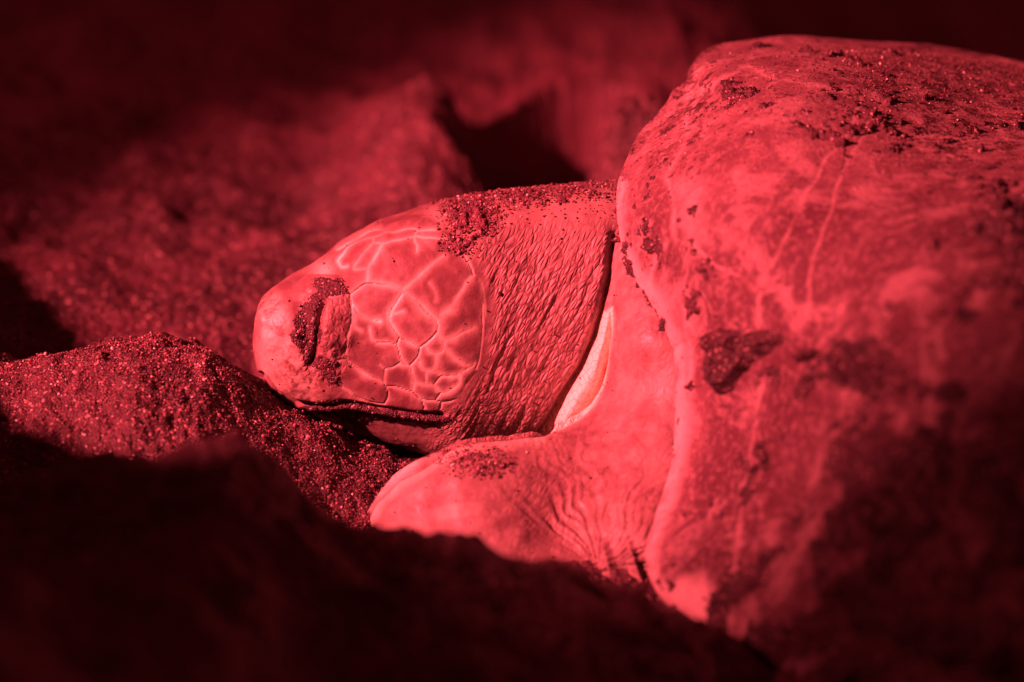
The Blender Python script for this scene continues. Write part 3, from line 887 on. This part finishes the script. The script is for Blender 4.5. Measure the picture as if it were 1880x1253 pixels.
kn = 1.2 * np.exp(-(np.hypot((u3 - 868) / 48, (w3 - 398) / 32)) ** 2) + 0.95 * np.exp(-(np.hypot((u3 - 845) / 34, (w3 - 450) / 20)) ** 2) + 0.8 * np.exp(-(np.hypot((u3 - 960) / 90, (w3 - 362) / 16)) ** 2) + .55 * np.exp(-(np.hypot((u3 - 1080) / 60, (w3 - 345) / 16)) ** 2) \
    + 0.8 * np.exp(-(np.hypot((u3 - 875) / 60, (w3 - 850) / 26)) ** 2) * (V[:, 1] < -0.08)
ck = kn + 0.9 * fbm(V, 150, 4, .65, 44) - 0.62
h2 = np.where((ck > 0) & ((V[:, 1] < .06)) & (W < 900), 0.0036 * np.minimum(ck * 1.5, 1) * (0.75 + 0.9 * fbm(V, 260, 3, .6, 45)), -1)
M_crumb = sand_mat("crumb_sand_material", 1.6, 700.0)
crust("neck_sand", V, N, F, h2, M_crumb, "crumbly patches of sand on top of the turtle's neck and front flipper")

# loose grains: tiny faceted solids
ICO_V = np.array([(0, 0, 1), (.894, 0, .447), (.276, .851, .447), (-.724, .526, .447), (-.724, -.526, .447), (.276, -.851, .447), (.724, .526, -.447), (-.276, .851, -.447), (-.894, 0, -.447), (-.276, -.851, -.447), (.724, -.526, -.447), (0, 0, -1)])
ICO_F = np.array([(0, 1, 2), (0, 2, 3), (0, 3, 4), (0, 4, 5), (0, 5, 1), (1, 6, 2), (2, 7, 3), (3, 8, 4), (4, 9, 5), (5, 10, 1), (2, 6, 7), (3, 7, 8), (4, 8, 9), (5, 9, 10), (1, 10, 6), (6, 11, 7), (7, 11, 8), (8, 11, 9), (9, 11, 10), (10, 11, 6)])

def grain_mat():
    k = NT("grain_material")
    a = k.attr('tint')
    c = k.mix(k.ramp(a, 0.0, 0.9), (0.03, 0.012, 0.016), (0.20, 0.09, 0.10))
    c = k.mix(k.math('GREATER_THAN', a, 0.975), c, (0.85, 0.75, 0.70))
    k.set(k.b, 'Base Color', c); k.set(k.b, 'Roughness', 0.42); k.set(k.b, 'Specular IOR Level', 0.45)
    return k.m
M_grain = grain_mat()

def grains(name, pts, rad, label):
    n = len(pts)
    q = rng.normal(size=(n, 4)); q /= np.linalg.norm(q, axis=1)[:, None]
    w, x, y, z = q.T
    Rm = np.stack([1 - 2 * (y * y + z * z), 2 * (x * y - z * w), 2 * (x * z + y * w), 2 * (x * y + z * w), 1 - 2 * (x * x + z * z), 2 * (y * z - x * w), 2 * (x * z - y * w), 2 * (y * z + x * w), 1 - 2 * (x * x + y * y)], -1).reshape(n, 3, 3)
    sc = rad[:, None] * rng.uniform(0.6, 1.2, (n, 3))
    loc = ICO_V[None] * sc[:, None, :] * rng.uniform(0.8, 1.15, (n, 12, 1))
    Vg = np.einsum('nij,nkj->nki', Rm, loc) + pts[:, None, :]
    Fg = (ICO_F[None] + 12 * np.arange(n)[:, None, None]).reshape(-1, 3)
    me = mesh_np(name, Vg.reshape(-1, 3), Fg)
    me.polygons.foreach_set("use_smooth", np.zeros(len(me.polygons), bool))
    attr(me, 'tint', np.repeat(rng.uniform(0, 1, n), 12))
    o = link(name, me, M_grain)
    tone(o, label, "sand", "stuff")
    return o

n = 26000
px = rng.uniform(-0.36, 0.03, n); py = rng.uniform(-0.21, -0.01, n)
pz = ground_z(px, py)
grains("sand_grains", np.stack([px, py, pz + 0.0002], -1), rng.uniform(0.00035, 0.0009, n) * (1 + 0.9 * (rng.uniform(size=n) > 0.95)), "coarse loose sand grains scattered over the sand slope in front of the head")

n = 60
px = rng.uniform(-0.35, 0.15, n); py = rng.uniform(-0.62, -0.36, n)
q = P([295, 420, 417, 200, 560], [973, 1155, 945, 1060, 1030], -0.42)
px = np.r_[px, q[:, 0]]; py = np.r_[py, [-0.40, -0.50, -0.39, -0.45, -0.43]]
grains("pale_grains", np.stack([px, py, ground_z(px, py) + 0.0003], -1), np.r_[rng.uniform(0.0004, 0.0009, n), [.0020, .0013, .0013, .001, .001]], "a few pale shell grains on the dark sand mound in front")

# grains on the turtle: pick surface vertices by weight
def pick(V, N, wgt, n):
    p = np.clip(wgt, 0, None); p = p / p.sum()
    i = rng.choice(len(V), n, p=p)
    return V[i], N[i]
wg = np.where(N[:, 1] < 0.6, (kn > .15) * kn * 1.0 + 0.25 * smooth(420, 350, W) * smooth(760, 840, U) + 0.10 * (mm > -3) + .004, 0) * (V[:, 1] < .05) * (U < 1135)
a, b = pick(V, N, wg, 5200)
r = rng.uniform(0.0003, 0.00085, 5200) * (1 + 1.0 * (rng.uniform(size=5200) > 0.96))
w1 = (r * 0.6)[:, None] * b + a
Us, Ws = proj(Vs2)
ws = np.where((np.arange(len(Vs2)) < nr * na) & (Us < 1960), 1.0 * smooth(260, 90, Ws) * smooth(1400, 1650, Us) + 0.25 * smooth(420, 100, Ws) + .012, 0)
a2, b2 = pick(Vs2, Ns2, ws, 2800)
r2 = rng.uniform(0.0003, 0.0008, 2800)
grains("stuck_grains", np.vstack([w1, a2 + b2 * (r2 * .5)[:, None]]), np.r_[r, r2], "sand grains stuck on the turtle's neck, head and shell")

# ------------------------------------------------------------------ lump of sand behind the neck
def lump(name, u, v, y, rx, ry, rz, rot, seed, label):
    nu, nv = 160, 110
    th = np.linspace(0, 2 * np.pi, nu, endpoint=False); ph = np.linspace(0.001, np.pi - 0.001, nv)
    PH, TH = np.meshgrid(ph, th, indexing='ij')
    d = np.stack([np.sin(PH) * np.cos(TH), np.sin(PH) * np.sin(TH), np.cos(PH)], -1).reshape(-1, 3)
    e = np.sign(d) * np.abs(d) ** 0.8
    rr = 1 + 0.22 * fbm(d + seed, 1.6, 3, .5, seed) + 0.05 * fbm(d + seed, 9, 3, .6, seed)
    c, s = math.cos(rot), math.sin(rot)
    q = e * rr[:, None] * np.array([rx, ry, rz])
    q = np.stack([q[:, 0] * c - q[:, 2] * s, q[:, 1], q[:, 0] * s + q[:, 2] * c], -1)
    me = mesh_np(name, q, grid_faces(nv, nu, True))
    o = link(name, me, M_sand)
    o.location = Vector(P(u, v, y).tolist())
    tone(o, label, "sand lump")
    return o
lump("sand_lump", 1150, 395, 0.47, .036, .045, .110, -.10, 5, "dim rounded lump of packed sand behind the turtle's neck")
